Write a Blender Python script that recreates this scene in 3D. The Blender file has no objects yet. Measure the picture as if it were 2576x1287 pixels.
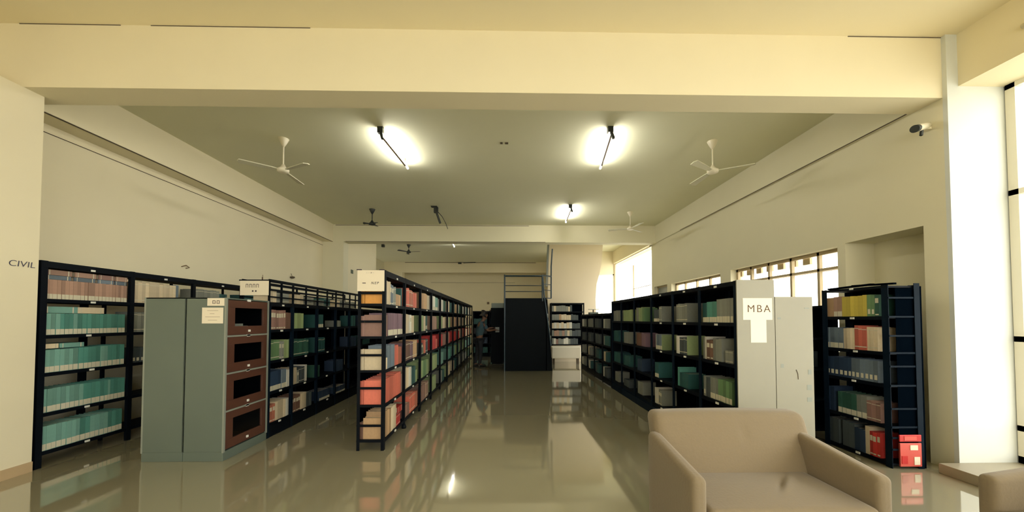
import bpy, math, random
from math import cos, sin, pi, radians
from mathutils import Vector, Matrix, Euler
random.seed(7)
scn = bpy.context.scene
COL = scn.collection
# ------------------------------------------------------------------ camera model (metres, +Y runs down the hall)
F, CX, CY, TH, PS, EYE = 870.0, 1288.0, 780.0, radians(1.5), radians(1.05), 1.55
cam = bpy.data.cameras.new('camera'); co = bpy.data.objects.new('camera', cam); COL.objects.link(co)
cam.sensor_fit = 'HORIZONTAL'; cam.sensor_width = 36; cam.lens = 36 * F / 2576
cam.shift_y = (CY - 643.5) / 2576; cam.clip_start = .05; cam.clip_end = 300
co.location = (0, 0, EYE); co.rotation_euler = (pi/2 + TH, 0, -PS)
scn.camera = co
# ------------------------------------------------------------------ materials
M = {}
def mat(name, col, rough=.6, metal=0, var=0.0, bump=0, spec=.5, emit=None, estr=0, scale=6, coat=0):
    m = bpy.data.materials.new(name); m.use_nodes = True; nt = m.node_tree; b = nt.nodes['Principled BSDF']
    b.inputs['Roughness'].default_value = rough; b.inputs['Metallic'].default_value = metal
    b.inputs['Specular IOR Level'].default_value = spec
    b.inputs['Coat Weight'].default_value = coat; b.inputs['Coat Roughness'].default_value = .05
    c4 = (col[0], col[1], col[2], 1)
    b.inputs['Base Color'].default_value = c4
    tc = nt.nodes.new('ShaderNodeTexCoord')
    if var or bump:
        n = nt.nodes.new('ShaderNodeTexNoise'); n.inputs['Scale'].default_value = scale; n.inputs['Detail'].default_value = 4
        nt.links.new(tc.outputs['Object'], n.inputs['Vector'])
    if var:
        mr = nt.nodes.new('ShaderNodeMapRange'); mr.inputs['To Min'].default_value = 1 - var; mr.inputs['To Max'].default_value = 1 + var
        nt.links.new(n.outputs['Fac'], mr.inputs['Value'])
        h = nt.nodes.new('ShaderNodeHueSaturation'); h.inputs['Color'].default_value = c4
        nt.links.new(mr.outputs[0], h.inputs['Value']); nt.links.new(h.outputs[0], b.inputs['Base Color'])
    if bump:
        bp = nt.nodes.new('ShaderNodeBump'); bp.inputs['Strength'].default_value = bump; bp.inputs['Distance'].default_value = .01
        nt.links.new(n.outputs['Fac'], bp.inputs['Height']); nt.links.new(bp.outputs[0], b.inputs['Normal'])
    if emit:
        b.inputs['Emission Color'].default_value = (*emit, 1); b.inputs['Emission Strength'].default_value = estr
    M[name] = m; return m
def srgb(r, g, b):
    f = lambda v: (v/255/12.92 if v/255 <= .04045 else ((v/255+.055)/1.055)**2.4)
    return (f(r), f(g), f(b))
def bookmat(name, rgb, rv=.25):
    """cloth cover colour with a small per-volume difference"""
    m = mat(name, rgb, .55, var=.12, scale=9); nt = m.node_tree; b = nt.nodes['Principled BSDF']
    h = [n for n in nt.nodes if n.type == 'HUE_SAT'][0]
    oi = nt.nodes.new('ShaderNodeObjectInfo'); mr = nt.nodes.new('ShaderNodeMapRange')
    mr.inputs['To Min'].default_value = 1 - rv; mr.inputs['To Max'].default_value = 1 + rv
    nt.links.new(oi.outputs['Random'], mr.inputs['Value'])
    h2 = nt.nodes.new('ShaderNodeHueSaturation'); nt.links.new(h.outputs[0], h2.inputs['Color']); nt.links.new(mr.outputs[0], h2.inputs['Value'])
    nt.links.new(h2.outputs[0], b.inputs['Base Color']); return m
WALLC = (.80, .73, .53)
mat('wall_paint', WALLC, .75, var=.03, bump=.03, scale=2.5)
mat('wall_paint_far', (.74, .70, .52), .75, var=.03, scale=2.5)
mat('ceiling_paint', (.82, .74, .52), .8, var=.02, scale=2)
mat('ceiling_paint_shaded', (.76, .75, .56), .8, var=.03, scale=1.5)  # same paint as the near bay, the hall's greenish shade put into the colour
mat('skirting', (.52, .38, .22), .4, var=.05)
mat('hairline', (.10, .075, .05), .8)
mat('rack_metal', (.0012, .003, .006), .6, spec=.12, var=.3, scale=4)
mat('rack_blue', (.003, .009, .018), .6, spec=.08, var=.3, scale=4)
mat('rack_back', (.001, .0025, .005), .8, spec=.0, var=.2)
mat('panel_cream', (.30, .285, .22), .5, var=.06, scale=3)
mat('cabinet_grey', (.115, .145, .12), .42, var=.06, scale=3)
mat('cabinet_edge', (.24, .26, .22), .4)
mat('door_brown', (.085, .032, .019), .5, var=.15, scale=8)
mat('inside_shade', (.001, .002, .004), .6, spec=.1)  # near-black puts the shade inside the cabinets into the colour
mat('paper', (.78, .70, .55), .8, var=.04)
mat('paper_bright', (.86, .80, .66), .8, var=.03)
mat('ink', (.06, .045, .05), .8)
mat('ink_brown', (.10, .045, .02), .8)
mat('ink_blue', (.05, .05, .09), .8)
mat('tag_white', (.75, .75, .68), .6)
mat('steel_dark', (.001, .003, .005), .6, spec=.1, var=.2)
mat('steel_rail', (.012, .03, .045), .35, metal=.2)
mat('fan_white', (.78, .72, .56), .4)
mat('fan_grey', (.62, .60, .45), .6)
mat('fitting_dark', (.02, .025, .025), .5)
mat('fitting_brown', (.16, .10, .05), .5)
mat('tube_glow', (1, 1, 1), .4, emit=(1, .97, .86), estr=80)
mat('tube_off', (.5, .5, .42), .3)
mat('window_frame', (.50, .40, .24), .5)
mat('frame_white', (.80, .76, .62), .5)
mat('grey_pane', (.22, .24, .22), .4)
mat('red_plastic', (.52, .03, .03), .4)
mat('red_light', (.62, .10, .08), .4)
mat('skin', (.20, .10, .06), .6); mat('hair', (.006, .005, .005), .6)
mat('shirt', (.045, .09, .12), .8, var=.1); mat('trousers', (.012, .014, .02), .8); mat('shoe', (.01, .01, .01), .4)
mat('stone_sill', (.34, .30, .22), .35, var=.06)
mat('ground_outside', (.65, .62, .55), .9, var=.05)
mat('white_board', (.82, .76, .64), .4)
# sofa fabric
m = mat('sofa_fabric', (.205, .155, .09), .85, var=.05, bump=.15, scale=60); m.node_tree.nodes['Principled BSDF'].inputs['Sheen Weight'].default_value = .25
mat('piping_dark', (.10, .08, .08), .8)
# polished floor
m = mat('floor_polish', (.32, .295, .205), .06, var=.04, scale=.7, spec=.8, coat=1)
nt = m.node_tree; b = nt.nodes['Principled BSDF']
tc = nt.nodes.new('ShaderNodeTexCoord'); n2 = nt.nodes.new('ShaderNodeTexNoise'); n2.inputs['Scale'].default_value = .9
nt.links.new(tc.outputs['Object'], n2.inputs['Vector'])
bp = nt.nodes.new('ShaderNodeBump'); bp.inputs['Strength'].default_value = .05; bp.inputs['Distance'].default_value = .02
nt.links.new(n2.outputs['Fac'], bp.inputs['Height']); nt.links.new(bp.outputs[0], b.inputs['Normal'])
# clear window glass, thin
m = bpy.data.materials.new('clear_glass'); m.use_nodes = True; nt = m.node_tree; nt.nodes.clear()
o = nt.nodes.new('ShaderNodeOutputMaterial'); mx = nt.nodes.new('ShaderNodeMixShader'); t = nt.nodes.new('ShaderNodeBsdfTransparent')
g = nt.nodes.new('ShaderNodeBsdfGlossy'); g.inputs['Roughness'].default_value = .02
t.inputs['Color'].default_value = (.97, .98, .97, 1); mx.inputs['Fac'].default_value = .05
nt.links.new(t.outputs[0], mx.inputs[1]); nt.links.new(g.outputs[0], mx.inputs[2]); nt.links.new(mx.outputs[0], o.inputs[0]); M['clear_glass'] = m
# book colours
BC = dict(teal=(.075, .24, .20), pale_teal=(.16, .33, .28), pink=(.36, .22, .16), rose=(.28, .16, .13), cream=(.66, .55, .38), white=(.66, .64, .56),
          coral=(.60, .15, .10), red=(.50, .04, .035), orange=(.66, .30, .06), tan=(.48, .31, .17), mauve=(.20, .12, .155), brown=(.16, .085, .06),
          blue_grey=(.13, .17, .21), green=(.13, .24, .11), light_green=(.28, .36, .17), dark_green=(.03, .10, .07), navy=(.02, .04, .08),
          grey=(.22, .23, .20), dark_grey=(.06, .075, .08), yellow=(.60, .48, .08), terracotta=(.38, .13, .08), dark_teal=(.02, .085, .085), black=(.012, .014, .018))
for k, c in BC.items(): bookmat('cover_' + k, c)
mat('pages', (.62, .55, .42), .9, var=.08, scale=30)
mat('spine_label', (.62, .58, .44), .7)
# ------------------------------------------------------------------ mesh building
class MB:
    def __init__(s): s.v = []; s.f = []; s.m = []
    def box(s, x0, y0, z0, x1, y1, z1, m=0):
        i = len(s.v); x0, x1 = min(x0, x1), max(x0, x1); y0, y1 = min(y0, y1), max(y0, y1); z0, z1 = min(z0, z1), max(z0, z1)
        s.v += [(x0,y0,z0),(x1,y0,z0),(x1,y1,z0),(x0,y1,z0),(x0,y0,z1),(x1,y0,z1),(x1,y1,z1),(x0,y1,z1)]
        for q in ((0,3,2,1),(4,5,6,7),(0,1,5,4),(1,2,6,5),(2,3,7,6),(3,0,4,7)): s.f.append(tuple(i+k for k in q)); s.m.append(m)
        return s
    def bar(s, a, b, w, h=None, m=0, up=(0,0,1)):
        """rectangular bar from a to b"""
        a = Vector(a); b = Vector(b); d = (b-a).normalized(); u = Vector(up)
        if abs(d.dot(u)) > .95: u = Vector((0,1,0))
        r = d.cross(u).normalized()*w/2; u2 = r.cross(d).normalized()*(h or w)/2; i = len(s.v)
        for p in (a, b):
            for sx, sz in ((-1,-1),(1,-1),(1,1),(-1,1)): s.v.append(tuple(p + r*sx + u2*sz))
        for q in ((0,1,2,3),(4,7,6,5),(0,4,5,1),(1,5,6,2),(2,6,7,3),(3,7,4,0)): s.f.append(tuple(i+k for k in q)); s.m.append(m)
        return s
    def tube(s, pts, r, n=10, m=0):
        pts = [Vector(p) for p in pts]; rs = r if isinstance(r, (list, tuple)) else [r]*len(pts); rings = []
        for k, p in enumerate(pts):
            d = (pts[min(k+1, len(pts)-1)] - pts[max(k-1, 0)]).normalized()
            u = Vector((0,0,1)) if abs(d.z) < .9 else Vector((0,1,0))
            a = d.cross(u).normalized(); c = a.cross(d).normalized(); i = len(s.v); rings.append(i)
            for j in range(n): t = 2*pi*j/n; s.v.append(tuple(p + (a*cos(t) + c*sin(t))*rs[k]))
        for k in range(len(rings)-1):
            for j in range(n):
                s.f.append((rings[k]+j, rings[k]+(j+1)%n, rings[k+1]+(j+1)%n, rings[k+1]+j)); s.m.append(m)
        s.f.append(tuple(rings[0]+j for j in reversed(range(n)))); s.m.append(m)
        s.f.append(tuple(rings[-1]+j for j in range(n))); s.m.append(m); return s
    def lathe(s, c, prof, n=20, m=0):
        i0 = len(s.v)
        for (r, z) in prof:
            for j in range(n): t = 2*pi*j/n; s.v.append((c[0]+r*cos(t), c[1]+r*sin(t), c[2]+z))
        for k in range(len(prof)-1):
            for j in range(n): s.f.append((i0+k*n+j, i0+k*n+(j+1)%n, i0+(k+1)*n+(j+1)%n, i0+(k+1)*n+j)); s.m.append(m)
        s.f.append(tuple(i0+j for j in reversed(range(n)))); s.m.append(m)
        s.f.append(tuple(i0+(len(prof)-1)*n+j for j in range(n))); s.m.append(m); return s
    def prism_xz(s, poly, y0, y1, m=0):
        i = len(s.v); n = len(poly)
        for y in (y0, y1):
            for (x, z) in poly: s.v.append((x, y, z))
        s.f.append(tuple(i+k for k in range(n))); s.m.append(m); s.f.append(tuple(i+n+k for k in reversed(range(n)))); s.m.append(m)
        for k in range(n): s.f.append((i+k, i+n+k, i+n+(k+1)%n, i+(k+1)%n)); s.m.append(m)
        return s
    def rbox(s, x0, y0, z0, x1, y1, z1, r, n=8, deform=None, m=0):
        """rounded box surface, optionally deformed point by point"""
        def axis(a, b):
            L = b-a; rr = min(r, L/2*.98); e = [0, rr*.25, rr*.55, rr]; mid = [rr + (L-2*rr)*k/n for k in range(1, n)]
            return [a+t for t in e] + [a+t for t in mid] + [b-t for t in reversed(e)]
        A = [axis(x0, x1), axis(y0, y1), axis(z0, z1)]; lo = (x0,y0,z0); hi = (x1,y1,z1); idx = {}
        rr = min(r, (x1-x0)/2, (y1-y0)/2, (z1-z0)/2)
        def vid(i, j, k):
            key = (i,j,k)
            if key in idx: return idx[key]
            p = Vector((A[0][i], A[1][j], A[2][k])); c = Vector([min(max(p[q], lo[q]+rr), hi[q]-rr) for q in range(3)])
            d = p-c
            if d.length > 1e-7: p = c + d.normalized()*rr
            if deform: p = Vector(deform(p))
            s.v.append(tuple(p)); idx[key] = len(s.v)-1; return idx[key]
        N = [len(a)-1 for a in A]
        def face(*q): s.f.append(tuple(vid(*c) for c in q)); s.m.append(m)
        for i in range(N[0]):
            for j in range(N[1]):
                face((i,j,0),(i,j+1,0),(i+1,j+1,0),(i+1,j,0)); k = N[2]; face((i,j,k),(i+1,j,k),(i+1,j+1,k),(i,j+1,k))
        for i in range(N[0]):
            for k in range(N[2]):
                face((i,0,k),(i+1,0,k),(i+1,0,k+1),(i,0,k+1)); j = N[1]; face((i,j,k),(i,j,k+1),(i+1,j,k+1),(i+1,j,k))
        for j in range(N[1]):
            for k in range(N[2]):
                face((0,j,k),(0,j,k+1),(0,j+1,k+1),(0,j+1,k)); i = N[0]; face((i,j,k),(i,j+1,k),(i,j+1,k+1),(i,j,k+1))
        return s
    def build(s, name, mats, parent=None, label=None, cat=None, group=None, kind=None, smooth=False, bevel=0, recentre=True):
        if isinstance(mats, str): mats = [mats]
        o3 = Vector((0,0,0))
        if recentre and parent is None:
            xs = [v[0] for v in s.v]; ys = [v[1] for v in s.v]; zs = [v[2] for v in s.v]
            o3 = Vector(((min(xs)+max(xs))/2, (min(ys)+max(ys))/2, min(zs)))
        me = bpy.data.meshes.new(name); me.from_pydata([tuple(Vector(v)-o3) for v in s.v], [], s.f)
        for mn in mats: me.materials.append(M[mn])
        me.polygons.foreach_set('material_index', s.m)
        if smooth: me.polygons.foreach_set('use_smooth', [True]*len(me.polygons))
        me.update(); ob = bpy.data.objects.new(name, me); COL.objects.link(ob); ob.location = o3
        if parent: ob.parent = parent
        if bevel:
            b = ob.modifiers.new('edge', 'BEVEL'); b.width = bevel; b.segments = 2; b.limit_method = 'ANGLE'
        tag(ob, label, cat, group, kind); return ob
def tag(o, label=None, cat=None, group=None, kind=None):
    for k, v in (('label', label), ('category', cat), ('group', group), ('kind', kind)):
        if v: o[k] = v
    return o
def thing(name, label, cat, loc=(0,0,0), rz=0, group=None):
    e = bpy.data.objects.new(name, None); e.empty_display_size = .1; COL.objects.link(e); e.location = loc; e.rotation_euler = (0,0,rz)
    return tag(e, label, cat, group)
def struct(name, mb, mats, bevel=0): return mb.build(name, mats, kind='structure', bevel=bevel)
def copy_tree(o, parent=None):
    c = o.copy(); COL.objects.link(c); c.parent = parent
    for ch in list(o.children): copy_tree(ch, c)
    return c
def text_mesh(name, body, size, matn, loc, rot, parent, extrude=.0008, offset=0, shear=0, spacing=1):
    cu = bpy.data.curves.new(name, 'FONT'); cu.body = body; cu.size = size; cu.extrude = extrude; cu.offset = offset; cu.shear = shear
    cu.space_character = spacing; cu.align_x = 'CENTER'; cu.align_y = 'CENTER'
    tmp = bpy.data.objects.new('tmp_text', cu); COL.objects.link(tmp)
    dg = bpy.context.evaluated_depsgraph_get(); me = bpy.data.meshes.new_from_object(tmp.evaluated_get(dg))
    bpy.data.objects.remove(tmp); bpy.data.curves.remove(cu)
    me.materials.clear(); me.materials.append(M[matn]); ob = bpy.data.objects.new(name, me); COL.objects.link(ob)
    ob.location = loc; ob.rotation_euler = rot; ob.parent = parent; return ob
# ================================================================== THE SETTING
YF = 3.5            # front face of cross beam and piers
ZB, ZC, ZN = 3.88, 4.40, 4.53
struct('floor', MB().box(-5.8, -4.2, -.12, 5.4, 19.2, 0), 'floor_polish')
struct('ceiling', MB().box(-6.6, YF+.1, ZC, 5.2, 19.2, ZC+.2), 'ceiling_paint_shaded')
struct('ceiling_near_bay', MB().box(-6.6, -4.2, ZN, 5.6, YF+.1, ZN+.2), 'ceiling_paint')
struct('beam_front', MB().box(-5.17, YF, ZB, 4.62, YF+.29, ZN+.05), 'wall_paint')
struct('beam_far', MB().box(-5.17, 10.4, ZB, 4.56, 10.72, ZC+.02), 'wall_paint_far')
struct('beam_distant', MB().box(-6.05, 17.2, ZB, 4.56, 17.5, ZC+.02), 'wall_paint')
struct('beam_left', MB().box(-5.17, -4.2, ZB, -6.2, 10.4, ZN+.05), 'wall_paint')
struct('trim_1', MB().box(-5.175, YF+.2, ZB-.006, -5.20, 10.4, ZB+.0), 'hairline')
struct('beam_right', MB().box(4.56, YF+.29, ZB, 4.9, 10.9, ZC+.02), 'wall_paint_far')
struct('trim_2', MB().box(4.553, YF+.29, ZB-.004, 4.561, 8.9, ZB+.006), 'hairline')
struct('trim_3', MB().box(-4.9, YF-.004, ZN-.006, -3.9, YF, ZN-.001).box(-3.6, YF-.004, ZN-.006, -2.0, YF, ZN-.001).box(3.6, YF-.004, ZN-.008, 4.6, YF, ZN-.002).box(4.612, YF-.006, ZB-.01, 4.62, YF, ZN), 'hairline')
# left side: projecting wall of near bay, long wall behind the racks, block beyond the far beam
struct('wall_left_near', MB().box(-4.84, -4.2, 0, -5.6, 3.66, ZB), 'wall_paint')
struct('baseboard_left', MB().box(-4.84, -4.2, 0, -4.828, 3.66, .10), 'skirting')
struct('wall_left', MB().box(-5.48, 3.66, 0, -5.7, 10.4, ZB), 'wall_paint')
struct('trim_6', MB().box(-5.1, 10.392, ZC-.03, .7, 10.4, ZC-.018).box(-4.8, 10.392, ZB+.0, 1.2, 10.4, ZB+.010).box(-5.0, 17.19, ZC-.04, 1.5, 17.2, ZC-.02), 'hairline')
struct('trim_4', MB().box(-5.48, 3.66, ZB-.11, -5.468, 10.4, ZB-.104), 'hairline')
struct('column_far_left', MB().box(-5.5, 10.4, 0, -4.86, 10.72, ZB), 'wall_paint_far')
struct('wall_left_block', MB().box(-4.88, 10.72, 0, -6.1, 13.07, ZC), 'wall_paint')
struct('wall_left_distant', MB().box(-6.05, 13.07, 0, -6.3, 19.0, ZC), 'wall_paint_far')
struct('column_distant', MB().box(-6.05, 17.1, 0, -5.1, 17.5, ZB), 'wall_paint')
struct('wall_back', MB().box(-6.3, 18.6, 0, 5.2, 18.9, ZC), 'wall_paint')
struct('trim_5', MB().box(-4.0, 18.59, 3.52, 0.5, 18.6, 3.53), 'hairline')
# right wall with niche and window openings
wr = MB(); X0, X1 = 4.6, 4.85
wr.box(X0, YF, 0, X1, 3.70, ZB)
wr.box(X0, 3.70, 2.58, 5.1, 4.58, ZB); wr.box(5.0, 3.70, 0, 5.1, 4.58, 2.58); wr.box(X1, 3.6, 0, 5.0, 3.70, 2.6)
wr.box(X0, 4.58, 0, X1+.2, 4.69, ZB)
wr.box(X0, 4.69, 0, X1, 6.97, 1.1); wr.box(X0, 4.69, 2.56, X1, 6.97, ZB)
wr.box(X0, 6.97, 0, X1, 7.31, ZB)
wr.box(X0, 7.31, 0, X1, 9.5, 1.1); wr.box(X0, 7.31, 2.54, X1, 9.5, ZB)
wr.box(X0, 9.5, 0, X1, 9.75, ZB)
wr.box(X0, 9.75, 0, X1, 10.6, 1.1); wr.box(X0, 9.75, 2.55, X1, 10.6, ZB)
wr.box(X0, 10.6, 0, X1, 10.75, ZB)
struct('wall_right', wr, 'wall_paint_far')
mat('wall_window_lit', (.66, .69, .67), .7, var=.02)  # window light on the pier put into a cooler wall colour
struct('pier_right', MB().box(X0-.0, YF-.04, 0, 5.32, YF, ZN), 'wall_window_lit')
struct('pier_return', MB().box(4.85, YF, 0, 5.32, YF+.3, ZN), 'wall_paint')
struct('floor_kerb', MB().box(4.38, -4.2, 0, 5.25, YF-.04, .098), 'stone_sill', bevel=.004)
struct('beam_window_head', MB().box(4.72, -4.2, 3.98, 5.34, YF-.04, ZN+.02), 'ceiling_paint')
# windows
def window(name, x, y0, y1, z0, z1, muls, trans, fr=.05, mt='window_frame', d=.05, glass=True):
    w = thing(name, None, None, (x, (y0+y1)/2, z0)); w['kind'] = 'structure'; cy = (y0+y1)/2; mb = MB()
    for a, b in ((y0, y0+fr), (y1-fr, y1)): mb.box(0, a-cy, 0, d, b-cy, z1-z0)
    mb.box(0, y0-cy, 0, d, y1-cy, fr); mb.box(0, y0-cy, z1-z0-fr, d, y1-cy, z1-z0)
    for y in muls: mb.box(0, y-cy-fr*.4, 0, d, y-cy+fr*.4, z1-z0)
    for z in trans: mb.box(0, y0-cy, z-z0-fr*.4, d, y1-cy, z-z0+fr*.4)
    o = mb.build('window_frame', mt, w); o['kind'] = 'structure'
    if glass:
        g = MB().box(d*.4, y0-cy, 0.01, d*.5, y1-cy, z1-z0-.01).build('window_pane', 'clear_glass', w); g['kind'] = 'structure'
    return w
window('window_1', 5.2, -3.9, YF-.05, .1, 4.0, [2.62, 1.5, .4, -.8, -2.0, -3.0], [2.85, 1.35, .45], fr=.07, mt='frame_white', d=.07)
window('window_2', 4.72, 4.69, 6.97, 1.1, 2.56, [5.12, 5.62, 6.1, 6.55], [2.29], fr=.05)
window('window_3', 4.72, 7.31, 9.5, 1.1, 2.54, [7.9, 8.45, 9.0], [2.3], fr=.05)
w4 = window('window_4', 4.70, 9.75, 10.6, 1.1, 2.55, [], [], fr=.04, glass=False)
MB().box(.01, -.39, .03, .03, .39, 1.42).build('window_shutter', 'grey_pane', w4)
# little brackets of the outer grille seen at the head of the near window
gr = MB()
for k in range(7):
    y = 5.35 + k*.26; gr.box(4.80, y, 2.42, 4.84, y+.13, 2.52)
gr.box(4.80, 4.75, 2.27, 4.83, 6.95, 2.29); struct('window_grille', gr, 'window_frame')
window('window_5', 4.6, 10.75, 14.4, .05, 3.88, [], [], fr=.03, mt='frame_white', d=.06)
fr5 = MB().box(4.58, 12.3, 2.35, 4.62, 12.34, 3.5).box(4.585, 10.8, 2.63, 4.6, 12.3, 2.65); struct('window_rail', fr5, 'window_frame')
struct('window_corner_post', MB().box(4.55, 14.36, 0, 4.6, 14.42, 3.88), 'window_frame')
w6 = thing('window_6', None, None, (3.9, 14.4, .05)); w6['kind'] = 'structure'
MB().box(-.75, 0, 0, -.70, .05, 3.4).box(.6, 0, 0, .66, .05, 3.4).box(-.75, 0, 3.35, .66, .05, 3.4).box(-.75, 0, 0, .66, .05, .05).build('window_frame', 'frame_white', w6)['kind'] = 'structure'
MB().box(-.7, .02, .05, .6, .03, 3.36).build('window_pane', 'clear_glass', w6)['kind'] = 'structure'
struct('beam_stairwell', MB().box(2.9, 14.4, 3.45, 4.65, 14.7, ZC), 'wall_paint')
struct('beam_right_distant', MB().box(4.5, 10.75, ZB, 4.9, 14.7, ZC), 'wall_paint')
struct('wall_stairwell', MB().box(2.9, 14.4, 0, 3.15, 18.6, ZC), 'wall_paint')
# bay behind the camera: back wall with a broad window
wb = MB(); wb.box(-5.6, -4.4, 0, -3.4, -4.2, ZN); wb.box(4.3, -4.4, 0, 5.4, -4.2, ZN); wb.box(-3.4, -4.4, 0, 4.3, -4.2, .9); wb.box(-3.4, -4.4, 3.9, 4.3, -4.2, ZN)
struct('wall_behind', wb, 'wall_paint')
w7 = thing('window_7', None, None, (.45, -4.3, .9)); w7['kind'] = 'structure'; mb = MB()
for x in (-3.85, -2.5, -1.2, .1, 1.4, 2.6, 3.79): mb.box(x, 0, 0, x+.06, .05, 3.0)
mb.box(-3.85, 0, 0, 3.85, .05, .06).box(-3.85, 0, 2.94, 3.85, .05, 3.0); mb.build('window_frame', 'frame_white', w7)['kind'] = 'structure'
MB().box(-3.8, .02, .05, 3.8, .03, 2.95).build('window_pane', 'clear_glass', w7)['kind'] = 'structure'
# white stair flight wall, widening up to the far beam
pts = [(1.55, 0), (3.42, 0), (3.35, 1.55), (3.33, 2.3), (3.37, 2.85), (3.47, 3.2), (3.56, 3.6), (3.62, 4.38), (1.62, 4.38), (1.56, 2.6)]
struct('wall_stair_flight', MB().prism_xz(pts, 12.75, 12.95), 'panel_cream')
M['stair_cream'] = mat('stair_cream', (.76, .66, .50), .7)
bpy.data.objects['wall_stair_flight'].data.materials[0] = M['stair_cream']
struct('stair_edge_strip', MB().prism_xz([(1.47, 2.75), (1.53, 2.75), (1.60, 4.3), (1.53, 4.3)], 12.6, 12.7), 'grey_pane')
# small wall marks
MB().box(-4.868, 10.95, 3.0, -4.88, 11.1, 3.12).build('switch_box', ['cabinet_grey'], label='small grey switch box high on the block wall beyond the far beam', cat='switch box')
for (y, z, h, n, lb) in ((5.98, 2.44, .05, 'wall_hook', 'small bent hook on the left wall above the second rack bay'),
                         (7.86, 2.28, .22, 'conduit_stub', 'short upright conduit stub on the left wall'),
                         (8.9, 2.62, .07, 'wall_bracket', 'dark small bracket hanging on the left wall, nearest the far column')):
    mb = MB()
    if n == 'conduit_stub': mb.tube([(-5.47, y, z), (-5.47, y, z+h)], .012, 8).tube([(-5.465, y, z+h), (-5.465, y, z+h+.05)], .005, 6)
    elif n == 'wall_hook': mb.tube([(-5.475, y-.06, z), (-5.45, y, z+.03), (-5.45, y+.06, z), (-5.475, y+.02, z-.02)], .008, 6)
    else: mb.tube([(-5.475, y, z+.1), (-5.45, y, z+.03)], .006, 6).lathe((-5.44, y, z-.03), [(.02, 0), (.06, .02), (.05, .05), (.01, .06)], 12)
    mb.build(n, 'hairline' if n == 'wall_bracket' else 'fitting_brown', label=lb, cat='wall fixture')
for (x, z) in ((-1.0, 2.36), (-.86, 1.95)):
    MB().box(x, 18.57, z, x+.12, 18.6, z+.12).build('wall_socket', 'fitting_brown', label='tiny square socket on the back wall, %s' % ('the upper one' if z > 2.1 else 'the lower one'), cat='socket')
struct('ground_outside', MB().box(5.4, -30, -.6, 60, 45, -.5).box(-40, -50, -.6, 5.4, -4.6, -.5).box(-40, 19.4, -.6, 5.4, 45, -.5), 'ground_outside')
# ================================================================== LIGHT FITTINGS, FANS, CAMERA
def tube_light(x, y0, y1, lit, label, dx=0, z=ZC+.002):
    t = thing('ceiling_tube_light', label, 'tube light', (x, (y0+y1)/2, z), group='tube lights on the ceiling'); L = (y1-y0)/2
    MB().bar((0, -L, -.13), (dx, L-.10, -.13), .026, .016).build('batten', 'fitting_brown' if lit else 'fitting_dark', t)
    MB().box(-.05, -L-.02, -.09, .03, -L+.05, 0).bar((.0, -L, -.08), (.03, -L-.02, -.19), .035).build('end_bracket', 'fitting_dark', t)
    MB().box(dx-.01, L-.12, -.13, dx+.01, L-.10, 0).build('end_bracket', 'fitting_brown', t)
    MB().tube([(.0, -L+.05, -.10), (dx, L-.08, -.10), (dx+.01, L+.02, -.125)], .016, 10).build('glass_tube', 'tube_glow' if lit else 'tube_off', t, smooth=True)
tube_light(-1.85, 5.09, 6.2, 1, 'lit tube light on the ceiling nearest the left fan', .07)
tube_light(1.56, 5.02, 6.14, 1, 'lit tube light on the ceiling nearest the right fan canopy', .14)
tube_light(1.62, 8.5, 9.6, 1, 'small lit tube light further down the hall, before the far beam', .06)
tube_light(-1.94, 11.85, 12.95, 1, 'lit tube light beyond the far beam, only its end showing', 0)
t = thing('hanging_lamp', 'dark unlit lamp fitting dangling with a loose wire before the far beam', 'lamp', (-1.78, 8.7, ZC))
MB().box(-.1, -.05, -.02, .05, .05, 0).box(-.03, -.04, -.16, .07, .05, -.02).build('mount', 'fitting_dark', t)
MB().bar((.03, 0, -.15), (.12, .05, -.42), .05, .04).build('arm', 'fitting_dark', t)
MB().tube([(.07, 0, -.14), (.17, .03, -.25), (.26, .05, -.42), (.31, .05, -.56)], .008, 6).build('loose_wire', 'fitting_dark', t)
def fan(loc, label, rod, ang, dark=False, blades=3, R=.55):
    t = thing('ceiling_fan', label, 'ceiling fan', loc, group='ceiling fans'); mt = 'fitting_dark' if dark else 'fan_white'
    MB().lathe((0,0,-.13), [(.012, 0), (.03, .03), (.055, .08), (.075, .125), (.075, .13)]).build('canopy', mt, t, smooth=True)
    MB().tube([(0,0,-.1), (0,0,-rod)], .011).build('down_rod', mt, t)
    MB().lathe((0,0,-rod-.12), [(.03, 0), (.08, .012), (.085, .05), (.05, .075), (.02, .13)]).build('motor', mt, t, smooth=True)
    for k in range(blades):
        a = ang + k*2*pi/3; c, s_ = cos(a), sin(a)
        mb = MB(); i = 0; P = [(.07, -.02), (.15, -.035), (R, -.06), (R+.02, 0), (R, .05), (.15, .035), (.07, .02)]
        for zz in (-.006, .006):
            for (r, w) in P: mb.v.append((r*c - w*s_, r*s_ + w*c, -rod-.08 + w*.2 + zz))
        n = len(P); mb.f += [tuple(range(n-1, -1, -1)), tuple(range(n, 2*n))] + [(k2, (k2+1) % n, n+(k2+1) % n, n+k2) for k2 in range(n)]; mb.m += [0]*(n+2)
        mb.build('blade', 'fitting_dark' if dark else 'fan_grey', t)
    return t
fan((-3.51, 5.46, ZC), 'white ceiling fan with hourglass rod on the left of the ceiling', .42, radians(-25))
fan((3.31, 5.41, ZC), 'white ceiling fan hanging on the right of the ceiling, pale and slim', .40, radians(93))
fan((3.31, 9.07, ZC), 'small white ceiling fan just before the far beam', .36, radians(40))
fan((-3.46, 8.96, ZC), 'dark grey ceiling fan hub near the far left corner of the ceiling', .30, radians(80), dark=True, R=.2)
fan((-3.7, 13.2, ZC), 'tiny dark ceiling fan beyond the far beam', .20, radians(-10), dark=True, R=.45)
MB().box(-4.72, 13.15, ZC-.10, -4.62, 13.25, ZC).build('smoke_detector', 'fitting_dark', label='tiny dark box on the ceiling beyond the far beam, by the block wall', cat='detector')
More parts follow.
